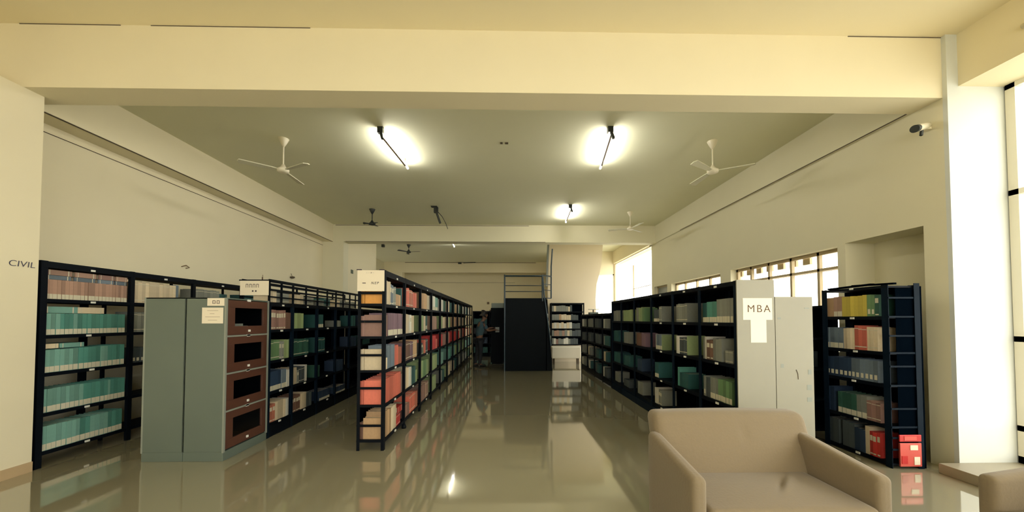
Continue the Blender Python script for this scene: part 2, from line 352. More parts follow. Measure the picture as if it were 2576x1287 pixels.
t = thing('ceiling_hook', 'tiny double hook in the middle of the ceiling', 'ceiling hook', (-.03, 5.52, ZC))
MB().box(-.06, -.02, -.012, -.02, .02, 0).build('hook', 'hairline', t); MB().box(.02, -.02, -.012, .07, .02, 0).build('hook', 'hairline', t)
MB().box(-2.36, 17.12, ZB+.42, -2.2, 17.21, ZB+.5).tube([(-2.1, 17.15, ZB+.47), (-1.5, 17.18, ZB+.5)], .02, 6).build('junction_box', 'fitting_dark', label='small dark junction box at the head of the distant beam', cat='junction box')
# security camera on the right wall
t = thing('security_camera', 'white bullet security camera with dark lens on the right wall under the cross beam', 'security camera', (4.6, 3.62, 3.60))
MB().lathe((-.03, 0, 0), [(.035, 0), (.035, .05)], 14).tube([(-.03, 0, .03), (-.09, -.04, .03)], .014, 8).build('mount', 'fan_white', t)
MB().tube([(-.04, -.01, .045), (-.20, -.06, -.01), (-.215, -.065, -.015)], [.038, .036, .036], 16).build('housing', 'fan_white', t, smooth=True)
MB().tube([(-.212, -.064, -.014), (-.262, -.08, -.031)], [.037, .039], 16).build('lens', 'fitting_dark', t)
MB().bar((-.13, -.04, 0), (-.155, -.05, -.085), .02).build('bracket', 'fitting_dark', t)
t = thing('wall_lamp', 'white tube lamp on the window head beam, only its tip in view', 'lamp', (4.70, 2.84, 4.16))
MB().tube([(0, .15, .05), (-.02, -.5, .05)], .025, 10).build('lamp_tube', 'fan_white', t, smooth=True)
MB().box(-.01, -.5, .02, .02, .1, .08).build('lamp_base', 'fan_white', t)
# ================================================================== RACKS
class Rack:
    """u runs left to right as one faces the rack, v goes back into it"""
    def __init__(s, name, label, origin, rz, us, zs, top, depth, back=True, mt='rack_metal', pw=.035, lip=.035, tags=True, group='steel book racks', short='rack', topband=.05, endbars=(), postmt=None, tagbays=3, topshelf=True):
        s.o, s.rz, s.us, s.zs, s.top, s.d, s.short = Vector(origin), rz, us, zs, top, depth, short
        s.root = thing(name, label, 'book rack', origin, rz, group); postmt = postmt or mt
        for k, u in enumerate(us):
            w = pw if k not in (0, len(us)-1) else pw*1.1
            a = u if k == 0 else u-w/2 if k < len(us)-1 else u-w
            MB().box(a, 0, 0, a+w, .006, top).box(a, .006, 0, a+.006, .035, top).build('post', postmt, s.root)
            MB().box(a, depth-.006, 0, a+w, depth, top).box(a, depth-.035, 0, a+.006, depth-.006, top).build('post', postmt, s.root)
        for k in range(len(us)-1):
            a, b = us[k]+.008, us[k+1]-.008
            for z in zs: MB().box(a, .008, z-.02, b, depth-.008, z).box(a, .004, z-lip, b, .010, z+.004).box(a, depth-.01, z-lip, b, depth-.004, z).build('shelf', mt, s.root)
            if topshelf: MB().box(a, .002, top-topband, b, depth-.004, top-topband+.02).box(a, -.002, top-topband, b, .006, top-.004).build('top_shelf', mt, s.root)
            if tags and k < tagbays:
                for z in list(zs) + [top-topband+.035]:
                    c = (a+b)/2 + random.uniform(-.02, .05)
                    MB().box(c-.022, -.006, z-.028, c+.022, .0035, z-.006).build('label_holder', 'tag_white', s.root)
        if back:
            MB().box(us[0], depth-.004, zs[0], us[-1], depth-.001, top-.01).build('back_panel', 'rack_back', s.root)
        for z in endbars: MB().box(us[0]-.004, .0, z-.02, us[0]+.002, depth, z+.008).build('end_bar', mt, s.root)
        s.R = Matrix.Rotation(rz, 4, 'Z')
    def W(s, u, v, z): return s.o + (s.R @ Vector((u, v, z)))
ORD = ['zero', 'first', 'second', 'third', 'fourth', 'fifth', 'sixth', 'seventh', 'eighth', 'ninth', 'tenth', 'eleventh', 'twelfth', 'thirteenth', 'fourteenth', 'fifteenth',
       'sixteenth', 'seventeenth', 'eighteenth', 'nineteenth', 'twentieth', 'twenty-first', 'twenty-second', 'twenty-third', 'twenty-fourth', 'twenty-fifth', 'twenty-sixth', 'twenty-seventh', 'twenty-eighth', 'twenty-ninth', 'thirtieth']
BM = {}
def book_mesh(color, style):
    k = (color, style)
    if k in BM: return BM[k]
    mb = MB()
    mb.box(0, .0, 0, .1, 1, 1).box(.9, .0, 0, 1, 1, 1).box(.1, 0, 0, .9, .05, 1).box(.1, .05, .015, .9, .97, .975, 1)
    if style == 'band': mb.box(.04, -.006, .02, .96, .001, .27, 2)
    elif style == 'label': mb.box(.12, -.005, .62, .88, .001, .84, 2).box(.12, -.004, .06, .88, .001, .12, 2)
    elif style == 'lines': mb.box(.0, -.004, .12, 1, .001, .16, 2).box(.0, -.004, .86, 1, .001, .89, 2)
    elif style == 'window': mb.box(.2, -.005, .12, .8, .001, .34, 2)
    me = bpy.data.meshes.new('book'); me.from_pydata(mb.v, [], mb.f)
    for mn in ('cover_' + color, 'pages', 'spine_label'): me.materials.append(M[mn])
    me.polygons.foreach_set('material_index', mb.m); me.update(); BM[k] = me; return me
NB = {'book': 0, 'bound_volume': 0}
STUFF = []       # far, uncounted books: (corner transform, size, colour)
def place(r, u, v, z, w, h, d, color, style, name, label, lying=False, tilt=0):
    if name == 'stuff': STUFF.append((r, u, v, z, w, h, d, color, lying)); return
    ob = bpy.data.objects.new(name, book_mesh(color, style)); COL.objects.link(ob)
    ob.location = r.W(u + (h if lying else 0), v, z + .001); ob.scale = (w, d, h)
    E = (Matrix.Rotation(r.rz, 4, 'Z') @ Matrix.Rotation(-pi/2 if lying else tilt, 4, 'Y')).to_euler(); ob.rotation_euler = E
    NB[name] = NB.get(name, 0)+1
    tag(ob, label, 'book', 'books on the ' + r.short)
CN = {k: k.replace('_', ' ') for k in BC}
def fill(r, bay, lev, segs, name='book', start=.03, setback=.02, cat='book'):
    """segs: (colour, count, thickness, height, style[, mode]) ; mode 'h' = lying stack, 'gap' = empty width"""
    a, b = r.us[bay]+.02, r.us[bay+1]-.026-getattr(r, 'endgap', 0); z = sorted(r.zs)[::-1][lev] ; zt = ([r.top-.05] + sorted(r.zs)[::-1])[lev]-.03
    hm = zt - z; u = a + start; n = 0
    for sg in segs:
        color, cnt, th, h, style = sg[:5]; mode = sg[5] if len(sg) > 5 else 'v'
        if mode == 'gap': u += th; continue
        h = min(h, hm-.01)
        if mode == 'h':
            zz = z; L = h
            if u + L > b: L = b-u
            if L < .08: break
            for i in range(cnt):
                t = th*random.uniform(.8, 1.2)
                if zz + t > zt: break
                n += 1; nm = 'book lying flat' if name != 'bound_volume' else 'bound volume lying flat'
                place(r, u+random.uniform(0, .01), setback, zz, t, L*random.uniform(.92, 1), min(r.d-.04-setback, .24), color, style, name,
                      f"{CN[color]} {nm}, {ORD[min(i+1,30)]} in its stack, {ORD[lev+1]} shelf down, {ORD[bay+1]} bay, {r.short}", True)
                zz += t + .002
            u += L + .015
        else:
            for i in range(cnt):
                t = th*random.uniform(.85, 1.15)
                if u + t > b: break
                hh = h*random.uniform(.95, 1) if style != 'band' else h*random.uniform(.985, 1)
                n += 1; nm = 'book' if name != 'bound_volume' else 'bound volume'
                tilt = 0
                dd = min(r.d-.03-setback, .235)
                place(r, u, setback + random.uniform(0, .008), z, t-.0015, hh, dd, color, style, name,
                      f"{CN[color]} {nm}, {ORD[min(n,30)]} from left, {ORD[lev+1]} shelf down, {ORD[bay+1]} bay, {r.short}", False, tilt)
                u += t
    return u
# ---- left wall rack (CIVIL)
us = [0, .89, 1.78, 2.76, 3.65, 4.55]
rc = Rack('book_rack', 'long black open rack along the left wall full of teal bound volumes', (-4.85, 3.69, 0), pi/2, us, [.16, .56, .98, 1.38, 1.765], 2.17, .36, back=False, short='left wall rack', postmt='rack_metal', tagbays=3, pw=.05, topband=.07)
for u in (.66,):
    MB().box(u-.04, .33, .1, u+.04, .345, 2.1).build('rear_strut', 'rack_metal', rc.root)
# bay 1
def row(col, n, w, h): return [(col, n, w, h, 'band')]
fill(rc, 0, 0, [('pink', 24, .0345, .215, 'band')], 'bound_volume', 0)
fill(rc, 0, 1, [('pale_teal', 4, .042, .235, 'band'), ('teal', 3, .042, .235, 'band'), ('pale_teal', 1, .035, .235, 'band'), ('teal', 12, .042, .235, 'band')], 'bound_volume', 0)
fill(rc, 0, 2, [('pale_teal', 8, .04, .245, 'band'), ('teal', 5, .042, .25, 'band'), ('pale_teal', 2, .04, .25, 'band'), ('teal', 7, .042, .255, 'band')], 'bound_volume', 0)
fill(rc, 0, 3, [('pale_teal', 10, .041, .25, 'band'), ('teal', 6, .042, .25, 'band'), ('pale_teal', 1, .03, .25, 'band'), ('teal', 6, .042, .25, 'band')], 'bound_volume', 0)
fill(rc, 0, 4, [('pale_teal', 9, .042, .26, 'band'), ('teal', 2, .045, .26, 'band'), ('pale_teal', 4, .042, .26, 'band'), ('teal', 8, .042, .26, 'band')], 'bound_volume', 0)
# volumes lying flat on top of the rows
def lay(r, bay, lev, u, z, L, t, col, lab, v=.05, d=.22):
    place(r, r.us[bay]+u, v, z, t, L, d, col, 'lines', 'bound_volume', lab, True)
zt = 1.765+.217
for i, (u, L, c) in enumerate(((.07, .22, 'pink'), (.32, .2, 'pink'), (.55, .16, 'rose'), (.73, .13, 'pink'))):
    lay(rc, 0, 0, u, zt, L, .045, 'blue_grey', f"dark volume lying on the pink row of left wall rack, {ORD[i+1]} from left")
    lay(rc, 0, 0, u, zt+.047, L, .055, c, f"{c} volume lying atop a dark one, {ORD[i+1]} from left, left wall rack", .04)
for i, (u, L, c) in enumerate(((.06, .3, 'pale_teal'), (.36, .26, 'cream'))):
    lay(rc, 0, 1, u, 1.38+.238, L, .07, c, f"{CN[c]} volume lying on the teal row, second shelf of left wall rack")
for i, (u, L, c) in enumerate(((.03, .17, 'cream'), (.21, .22, 'pale_teal'))):
    lay(rc, 0, 2, u, .98+.256, L, .05, c, f"{CN[c]} volume lying on the teal row, third shelf of left wall rack")
# bays 2, 3
fill(rc, 1, 0, [('cream', 12, .05, .29, 'lines'), ('blue_grey', 1, .05, .3, 'plain')], 'bound_volume', .02)
fill(rc, 1, 1, [('grey', 9, .05, .27, 'lines'), ('dark_grey', 6, .05, .25, 'label')], 'bound_volume', .02)
fill(rc, 1, 2, [('dark_grey', 6, .05, .2, 'window')], 'bound_volume', .02)
fill(rc, 2, 0, [('grey', 8, .055, .27, 'lines'), ('dark_teal', 3, .05, .22, 'plain')], 'bound_volume', .02)
fill(rc, 2, 1, [('dark_teal', 6, .055, .25, 'label')], 'bound_volume', .3)
fill(rc, 3, 0, [('dark_teal', 5, .055, .25, 'plain')], 'bound_volume', .02)
# ---- grey glass-door cabinets, back to back
def cabinet(x0, x1, front_sign, label):
    t = thing('glass_door_cabinet', label, 'cabinet', ((x0+x1)/2, 4.22, 0), group='grey steel cabinets back to back')
    w = (x1-x0)/2; L = .345
    b = MB().box(-w, -L, 0, w, L, .10)
    b.box(-w, -L, .10, w, -L+.012, 1.79).box(-w, L-.012, .10, w, L, 1.79).box(-w, -L, 1.775, w, L, 1.79)
    bx = -w if front_sign > 0 else w
    b.box(bx, -L, .1, bx+.01*front_sign, L, 1.79)
    b.build('body', 'cabinet_grey', t, bevel=.003)
    fx = w*front_sign; Z = [.105, .53, .945, 1.36, 1.775]
    for k in range(4):
        MB().box(bx+.012*front_sign, -L+.013, Z[k], fx-.02*front_sign, L-.013, Z[k]+.012).build('shelf', 'inside_shade', t)
        z0, z1 = Z[k]+.012, Z[k+1]-.008; s = front_sign
        d = MB(); y0, y1 = -L+.03, L-.03; wy0, wy1 = y0+.10, y1-.07; wz0, wz1 = z0+.10, z1-.085
        for bxz in ((y0, z0, y1, wz0), (y0, wz1, y1, z1), (y0, wz0, wy0, wz1), (wy1, wz0, y1, wz1)):
            d.box(fx-.018*s, bxz[0], bxz[1], fx+.004*s, bxz[2], bxz[3])
        dr = d.build('door', 'door_brown', t, bevel=.002)
        MB().box(fx-.012*s, wy0-.004, wz0-.004, fx-.009*s, wy1+.004, wz1+.004).build('door_glass', 'clear_glass', dr)
        MB().box(fx+.004*s, -.012, z0+.03, fx+.016*s, .012, z0+.055).build('door_knob', 'tag_white', dr)
        MB().box(fx-.004*s, -.03, z1-.006, fx+.008*s, .02, z1+.020).build('label_clip', 'tag_white', t)
    MB().box(fx-.012*s, -L-.002, .09, fx+.006*s, -L+.022, 1.79).build('front_edge', 'cabinet_edge', t)
    MB().box(fx-.012*s, L-.022, .09, fx+.006*s, L+.002, 1.79).build('front_edge', 'cabinet_edge', t)
    for k in range(3): MB().box(fx-.01*s, -L+.02, Z[k+1]-.008, fx+.008*s, L-.02, Z[k+1]+.010).build('tier_rail', 'cabinet_edge', t)
    MB().box(-w+.014, -L+.014, .1, w-.03 if s > 0 else w-.014, L-.014, .104).box(-w+.012, L-.016, .11, w-.025, L-.013, 1.77).box(-w+.012, -L+.013, .11, w-.025, -L+.016, 1.77).build('shade_lining', 'inside_shade', t)  # added dark sheets, stand in for shade over the grey interior
    MB().box(bx+.0105*s, -L+.013, .12, bx+.014*s, L-.013, 1.77).build('inner_back', 'inside_shade', t)
    return t
cabinet(-3.52, -3.09, 1, 'grey steel cabinet with four reddish brown glass doors facing the aisle')
cabinet(-3.965, -3.525, -1, 'grey steel cabinet standing back to back, its doors facing the left wall')
# things behind the cabinet glass
MB().box(-3.30, 4.0, 1.375, -3.12, 4.17, 1.50).build('paper_pile', 'grey_pane', label='grey paper pile behind the topmost glass door', cat='paper pile')
t = thing('glass_jar', 'small whitish jar behind the topmost cabinet door', 'jar', (-3.16, 4.24, 1.374))
MB().lathe((0,0,0), [(.035, 0), (.04, .01), (.04, .07), (.03, .08)], 16).build('jar_body', 'tag_white', t, smooth=True); MB().lathe((0,0,.08), [(.034, 0), (.034, .02)], 16).build('lid', 'cabinet_edge', t)
t0 = thing('paper_slip', 'pale paper slips behind the second glass door', 'paper', (-3.14, 4.05, .958)); MB().box(-.05, -.05, 0, .01, .1, .03).build('sheet', 'tag_white', t0)
# papers taped to the cabinet end
def sign(name, label, cat, x0, z0, x1, z1, y, mt='paper'):
    t = thing(name, label, cat, ((x0+x1)/2, y, z0)); w = (x1-x0)/2
    MB().box(-w, -.002, 0, w, 0, z1-z0).build('sheet', mt, t); return t, w, z1-z0
yc = 3.874
t, w, h = sign('paper_label', 'small paper label with boxy letters at the top edge of grey cabinet', 'label', -3.29, 1.70, -3.105, 1.785, yc)
for k, x in enumerate((-.035, .01)): MB().box(x, -.003, .025, x+.006, -.002, .055).box(x, -.003, .055, x+.028, -.002, .060).box(x+.024, -.003, .025, x+.03, -.002, .058).box(x, -.003, .022, x+.03, -.002, .027).build('lettering', 'ink', t)
t, w, h = sign('paper_notice', 'square paper notice with faint lines taped on grey cabinet end', 'notice', -3.345, 1.505, -3.115, 1.68, yc)
for k, (a, b) in enumerate(((-.06, .06), (-.03, .02), (-.08, .08), (-.05, .05))): MB().box(a, -.0028, .14-k*.035, b, -.002, .143-k*.035).build('lettering', 'fitting_brown', t)
# ---- second row rack behind the cabinets
us2 = [0, .52, 1.18, 1.80, 2.36, 2.88]
zs2 = [.18, .59, 1.0, 1.41]
r2 = Rack('book_rack', 'black rack with open railed top tier, behind the grey cabinets', (-3.10, 4.59, 0), pi/2, us2, zs2, 1.775, .36, back=True, short='railed rack', mt='rack_metal', postmt='rack_blue', tagbays=3, pw=.04)
MB().box(0, .004, .0, 2.88, .014, .16).build('plinth', 'rack_metal', r2.root)
# railed tier on top
for k, u in enumerate(us2):
    for v in (0.01, .35): MB().box(max(u-.012, 0), v-.01, 1.775, max(u+.012, .02), v+.01, 2.07).build('rail_post', 'rack_metal', r2.root)
    if k < 5: MB().box((us2[k]+us2[k+1])/2-.01, 0, 1.775, (us2[k]+us2[k+1])/2+.01, .02, 2.07).build('rail_post', 'rack_metal', r2.root)
for z, hh in ((2.04, .04), (1.93, .025), (1.84, .018)):
    for v in (0, .345): MB().box(0, v, z, 2.88, v+.015, z+hh).build('rail', 'rack_metal', r2.root)
fillr2 = lambda *a, **k: fill(r2, *a, **k)
r2.zs.append(1.78); 
def toprow(r, bay, segs):
    a, b = r.us[bay]+.03, r.us[bay+1]-.03; u = a; n = 0
    for (c, cnt, w_, h) in segs:
        for i in range(cnt):
            if u+w_ > b: break
            n += 1; place(r, u, .03, 1.781, w_-.003, h, .2, c, 'lines', 'bound_volume', f"{CN[c]} low volume on the railed top tier, {ORD[n]} from left, {ORD[bay+1]} bay"); u += w_
toprow(r2, 0, [('cream', 2, .08, .15), ('grey', 3, .09, .135)]); toprow(r2, 1, [('cream', 3, .09, .14), ('grey', 4, .07, .12)])
toprow(r2, 2, [('grey', 3, .07, .09), ('dark_teal', 3, .07, .13)]); toprow(r2, 3, [('cream', 2, .08, .12), ('grey', 3, .07, .14)]); toprow(r2, 4, [('grey', 4, .07, .12)])
r2.zs.remove(1.78)
V = 'bound_volume'
fill(r2, 0, 0, [('rose', 7, .052, .27, 'label'), ('brown', 2, .05, .24, 'plain')], V, .0)
fill(r2, 0, 1, [('green', 4, .06, .27, 'lines'), ('grey', 2, .05, .25, 'label'), ('light_green', 2, .05, .27, 'plain')], V, .0)
fill(r2, 0, 2, [('navy', 5, .055, .26, 'band'), ('blue_grey', 2, .055, .26, 'band'), ('white', 2, .03, .25, 'plain')], V, .0)
fill(r2, 0, 3, [('terracotta', 3, .055, .24, 'label'), ('cream', 4, .055, .26, 'plain'), ('white', 2, .04, .25, 'plain')], V, .0)
fill(r2, 1, 0, [('light_green', 5, .055, .24, 'plain')], V, .0)
fill(r2, 1, 1, [('dark_green', 7, .06, .25, 'lines')], V, .0)
fill(r2, 1, 2, [('cream', 2, .06, .25, 'plain'), ('grey', 1, .05, .2, 'label'), ('dark_grey', 3, .05, .24, 'lines'), ('white', 2, .03, .26, 'plain')], V, .0)
fill(r2, 1, 3, [('brown', 4, .055, .24, 'label'), ('cream', 3, .05, .24, 'plain'), ('dark_grey', 3, .05, .22, 'plain')], V, .0)
fill(r2, 2, 0, [('dark_teal', 3, .055, .22, 'band')], V, .03)
fill(r2, 2, 1, [('dark_teal', 5, .055, .24, 'lines')], V, .0)
fill(r2, 2, 2, [('dark_green', 2, .055, .2, 'plain')], V, .0)
fill(r2, 2, 3, [('navy', 6, .055, .16, 'band')], V, .1)
fill(r2, 3, 0, [('grey', 2, .06, .12, 'plain')], V, .08); fill(r2, 3, 2, [('navy', 4, .06, .2, 'plain')], V, .08); fill(r2, 3, 3, [('navy', 6, .06, .12, 'band')], V, .05)
fill(r2, 4, 0, [('dark_teal', 3, .06, .22, 'plain')], V, .1); fill(r2, 4, 1, [('navy', 4, .06, .2, 'plain')], V, .1)
# sign on the near end of the railed tier
t, w, h = sign('rack_sign', 'cream board with boxy marks on the end of the railed top tier', 'sign', -3.47, 1.865, -3.10, 2.055, 4.575, 'paper')
for k in range(4): MB().box(-.11+k*.045, -.0035, .10, -.105+k*.045, -.002, .145).box(-.11+k*.045, -.0035, .14, -.08+k*.045, -.002, .147).box(-.085+k*.045, -.0035, .10, -.08+k*.045, -.002, .145).build('lettering', 'ink', t)
for k in range(2): MB().box(-.03+k*.04, -.0035, .045, -.01+k*.04, -.002, .065).build('lettering', 'ink', t)
MB().box(-.2, -.001, .19, .19, .01, .205).build('top_strip', 'rack_metal', t)
# low continuation beyond
r2b = Rack('book_rack', 'dark low rack hidden behind the long centre rack', (-3.10, 7.52, 0), pi/2, [0, .9, 1.8, 2.7], zs2, 1.775, .36, back=True, short='low dark rack', mt='rack_metal', tags=False)
fill(r2b, 0, 0, [('navy', 6, .06, .24, 'plain')], 'stuff'); fill(r2b, 0, 1, [('dark_teal', 8, .06, .2, 'plain')], 'stuff'); fill(r2b, 1, 0, [('dark_grey', 6, .06, .24, 'plain')], 'stuff')
# ---- long centre rack
ys = [4.15, 5.0, 5.92, 6.8, 7.72, 8.66, 9.6, 10.5, 11.4, 12.3, 13.2, 14.1, 15.0]
usc = [y-4.15 for y in ys]; zsc = [.12, .53, .94, 1.34, 1.73]
r3 = Rack('book_rack', 'very long black rack running down the middle of the hall, packed with colourful books', (-1.44, 4.15, 0), pi/2, usc, zsc, 2.14, .32, back=False, short='centre rack', tagbays=3, pw=.045, topband=.075,
          endbars=[.12, .30, .53, .74, .94, 1.13, 1.34, 1.53, 1.73, 1.87])
MB().box(usc[1], .306, .1, usc[-1], .312, 2.1).build('back_panel', 'rack_back', r3.root)
MB().box(.04, .306, .12, usc[1], .312, 1.0).build('back_panel', 'rack_back', r3.root)
for u in (usc[1],):
    MB().lathe((u, .01, 0), [(.03, 0), (.035, .02), (.02, .06)], 12).build('foot', 'rack_metal', r3.root)
B = 'book'
fill(r3, 0, 0, [('orange', 1, .05, .2, 'plain'), ('cream', 3, .06, .3, 'plain'), ('blue_grey', 2, .06, .27, 'label'), ('grey', 2, .05, .25, 'lines'), ('tan', 3, .07, .16, 'plain'), ('dark_teal', 1, .05, .26, 'plain')], B, .03)
fill(r3, 0, 1, [('rose', 2, .07, .27, 'plain'), ('mauve', 6, .09, .29, 'band'), ('mauve', 2, .06, .28, 'band')], B, .03)
fill(r3, 0, 2, [('cream', 1, .06, .26, 'plain'), ('cream', 1, .05, .14, 'plain'), ('blue_grey', 4, .07, .29, 'plain'), ('coral', 2, .08, .27, 'plain'), ('terracotta', 2, .08, .24, 'plain')], B, .03)
fill(r3, 0, 3, [('coral', 9, .075, .30, 'plain'), ('rose', 2, .06, .26, 'plain')], B, .03)
fill(r3, 0, 4, [('tan', 1, .07, .26, 'plain'), ('tan', 3, .07, .31, 'plain'), ('cream', 3, .07, .31, 'plain'), ('red', 2, .09, .14, 'lines', 'v')], B, .03)
place(r3, usc[1]-.22, .03, .12+.15, .08, .19, .22, 'red', 'lines', B, 'red book lying flat on the lowest shelf, first bay of centre rack', True)
fill(r3, 1, 0, [('coral', 3, .07, .29, 'lines'), ('terracotta', 3, .07, .27, 'lines'), ('coral', 3, .08, .25, 'plain')], B)
fill(r3, 1, 1, [('cream', 3, .07, .29, 'plain'), ('white', 2, .08, .29, 'label'), ('cream', 2, .07, .28, 'window')], B)
fill(r3, 1, 2, [('mauve', 1, .05, .26, 'plain'), ('brown', 3, .08, .28, 'lines'), ('mauve', 2, .08, .27, 'lines'), ('tan', 4, .07, .28, 'lines')], B)
fill(r3, 1, 3, [('cream', 3, .08, .31, 'plain'), ('white', 2, .07, .3, 'plain'), ('dark_teal', 3, .08, .28, 'plain'), ('light_green', 2, .06, .2, 'plain')], B)
fill(r3, 1, 4, [('rose', 3, .09, .18, 'plain'), ('coral', 4, .08, .27, 'lines'), ('terracotta', 2, .07, .26, 'plain')], B)
fill(r3, 2, 0, [('tan', 6, .085, .29, 'plain'), ('cream', 2, .08, .27, 'plain')], B)
fill(r3, 2, 1, [('light_green', 3, .08, .28, 'plain'), ('cream', 2, .07, .28, 'plain'), ('dark_teal', 2, .08, .28, 'window')], B)
fill(r3, 2, 2, [('dark_grey', 2, .08, .2, 'label'), ('light_green', 1, .08, .15, 'plain'), ('coral', 2, .07, .24, 'plain'), ('dark_grey', 3, .07, .25, 'lines')], B)
fill(r3, 2, 3, [('light_green', 2, .09, .3, 'plain'), ('green', 3, .09, .3, 'plain'), ('light_green', 2, .09, .28, 'plain')], B)
fill(r3, 2, 4, [('rose', 4, .09, .28, 'plain'), ('pink', 3, .09, .28, 'lines')], B)
fill(r3, 3, 0, [('white', 4, .09, .29, 'band'), ('pale_teal', 3, .09, .28, 'band')], B)
fill(r3, 3, 1, [('pink', 5, .09, .28, 'plain'), ('brown', 1, .09, .24, 'plain')], B)
fill(r3, 3, 2, [('red', 5, .09, .28, 'plain'), ('coral', 2, .07, .2, 'plain')], B)
fill(r3, 3, 3, [('light_green', 6, .1, .3, 'plain')], B)
fill(r3, 3, 4, [('light_green', 5, .1, .3, 'plain')], 'stuff')
pal = {0: ['cream', 'dark_teal', 'white', 'tan', 'dark_green'], 1: ['tan', 'cream', 'pink', 'light_green'], 2: ['coral', 'red', 'rose', 'cream'], 3: ['pale_teal', 'light_green', 'grey', 'teal'], 4: ['grey', 'light_green', 'dark_teal', 'cream']}
for bay in range(4, 12):
    for lev in range(5):
        c1, c2 = random.choice(pal[lev]), random.choice(pal[lev]); nm = 'stuff'
        fill(r3, bay, lev, [(c1, random.randint(2, 3), .1, .29, 'plain'), (c2, random.randint(2, 4), .1, .27, 'plain')], nm, random.uniform(0, .1))
# rear row seen through the open near end
for z, c, h, lab in ((1.73, 'orange', .20, 'top'), (1.34, 'rose', .25, 'second'), (.94, 'cream', .25, 'third'), (.53, 'coral', .28, 'fourth'), (.12, 'brown', .2, 'lowest')):
    ob = bpy.data.objects.new(B, book_mesh(c, 'plain')); COL.objects.link(ob); ob.location = r3.W(.035, .30, z+.001)
    ob.rotation_euler = (0, 0, r3.rz+pi); ob.scale = (.03, .035, .03); ob.location = r3.W(.05, .262, z+.001); ob.rotation_euler = (0, 0, r3.rz); ob.scale = (.06, .04, h)
    tag(ob, f"narrow {CN[c]} book at the rear of the open near end, {lab} shelf of centre rack", 'book', 'books on the centre rack')
# cream sign board on its near end
t, w, h = sign('rack_sign', 'tall cream board with dark handwriting topping the near end of the centre rack', 'sign', -1.765, 1.885, -1.445, 2.135, 4.14, 'paper')
MB().box(-.10, -.0035, .092, -.06, -.002, .101).build('lettering', 'ink', t)
text_mesh('lettering', 'NEP', .042, 'ink', (.045, -.003, .096), (pi/2, 0, 0), t, shear=.3, spacing=1.35)
text_mesh('lettering', '- - o -', .03, 'ink', (-.01, -.003, .222), (pi/2, 0, 0), t, shear=.3, spacing=1.2)
for x in (-.14, .13): MB().box(x-.03, -.004, h, x+.03, .004, h+.012).build('tape', 'ink', t)
# ---- MBA rack on the right of the aisle
yb = [3.55, 4.25, 4.94, 5.68, 6.44, 7.16, 7.80]
um = [7.80-y for y in reversed(yb)]; zsm = [.2, .62, 1.07, 1.51]
r4 = Rack('book_rack', 'black closed-back rack ending in the cream panel marked MBA', (2.40, 7.80, 0), -pi/2, um, zsm, 1.955, .385, back=True, short='MBA rack', mt='rack_metal', postmt='rack_blue', tags=False, pw=.045)
nbay = 6
for k, y in enumerate(range(3)):
    a, b = um[5-k], um[6-k]
    for z in zsm + [1.94]: MB().box((a+b)/2-.03, -.006, z-.03, (a+b)/2+.02, .0035, z-.008).build('label_holder', 'tag_white', r4.root)
MB().box(um[0], .001, 0, um[-1], .012, .12).build('plinth', 'rack_blue', r4.root)
ep = MB().box(um[-1], -.005, 0, um[-1]+.012, .39, 1.96).build('end_panel', 'panel_cream', r4.root, label='cream end panel')
MB().box(um[0]-.004, 0, 0, um[0]-.001, .385, 1.95).build('far_panel', 'rack_metal', r4.root)  # added panel, stops light leaking through the open far end
MB().box(um[0], .013, .10, um[-1], .022, .18).build('kick_plate', 'rack_blue', r4.root)
def F4(bk, lev, segs, nm=B, st=.0): fill(r4, 5-bk, lev, segs, nm if bk < 3 else 'stuff', st, .03)
F4(0, 0, [('dark_teal', 2, .05, .24, 'band'), ('teal', 4, .05, .25, 'band'), ('grey', 6, .05, .27, 'band')])
F4(0, 1, [('grey', 1, .05, .27, 'plain'), ('white', 1, .035, .27, 'plain'), ('brown', 2, .06, .24, 'label'), ('grey', 3, .06, .26, 'plain'), ('x', 0, .06, 0, '', 'gap'), ('grey', 2, .06, .14, 'lines')])
F4(0, 2, [('grey', 1, .05, .25, 'window'), ('dark_grey', 2, .05, .24, 'plain'), ('grey', 3, .05, .25, 'band'), ('green', 5, .05, .25, 'band')])
F4(0, 3, [('dark_grey', 5, .05, .25, 'plain')])
F4(1, 0, [('grey', 5, .06, .26, 'lines')], st=.03)
F4(1, 1, [('white', 2, .05, .25, 'plain'), ('dark_grey', 4, .05, .24, 'lines'), ('light_green', 1, .03, .26, 'plain')], st=.02)
F4(1, 2, [('teal', 1, .05, .26, 'plain'), ('dark_teal', 4, .06, .2, 'plain')], st=.05)
F4(2, 0, [('dark_grey', 4, .05, .2, 'band'), ('grey', 2, .04, .25, 'lines')], st=.02)
F4(2, 1, [('white', 1, .03, .25, 'plain'), ('blue_grey', 4, .05, .24, 'band'), ('light_green', 1, .03, .25, 'plain')], st=.08)
F4(2, 2, [('dark_teal', 3, .05, .24, 'band')], st=.05); F4(2, 3, [('white', 2, .07, .26, 'window'), ('grey', 2, .06, .24, 'label')], st=.04)
F4(3, 0, [('grey', 2, .06, .27, 'lines'), ('light_green', 3, .06, .27, 'window'), ('green', 2, .05, .26, 'plain')], st=.02)
F4(3, 1, [('brown', 4, .06, .24, 'band'), ('mauve', 3, .06, .25, 'plain')], st=.02)
F4(3, 2, [('navy', 4, .06, .22, 'band')], st=.05); F4(3, 3, [('grey', 4, .06, .24, 'label')], st=.05)
F4(4, 0, [('light_green', 6, .08, .24, 'plain')], st=.02); F4(4, 1, [('grey', 4, .08, .24, 'lines')], st=.05)
F4(4, 2, [('dark_teal', 5, .08, .22, 'plain')], st=.03); F4(4, 3, [('dark_grey', 5, .07, .14, 'band')], st=.03)
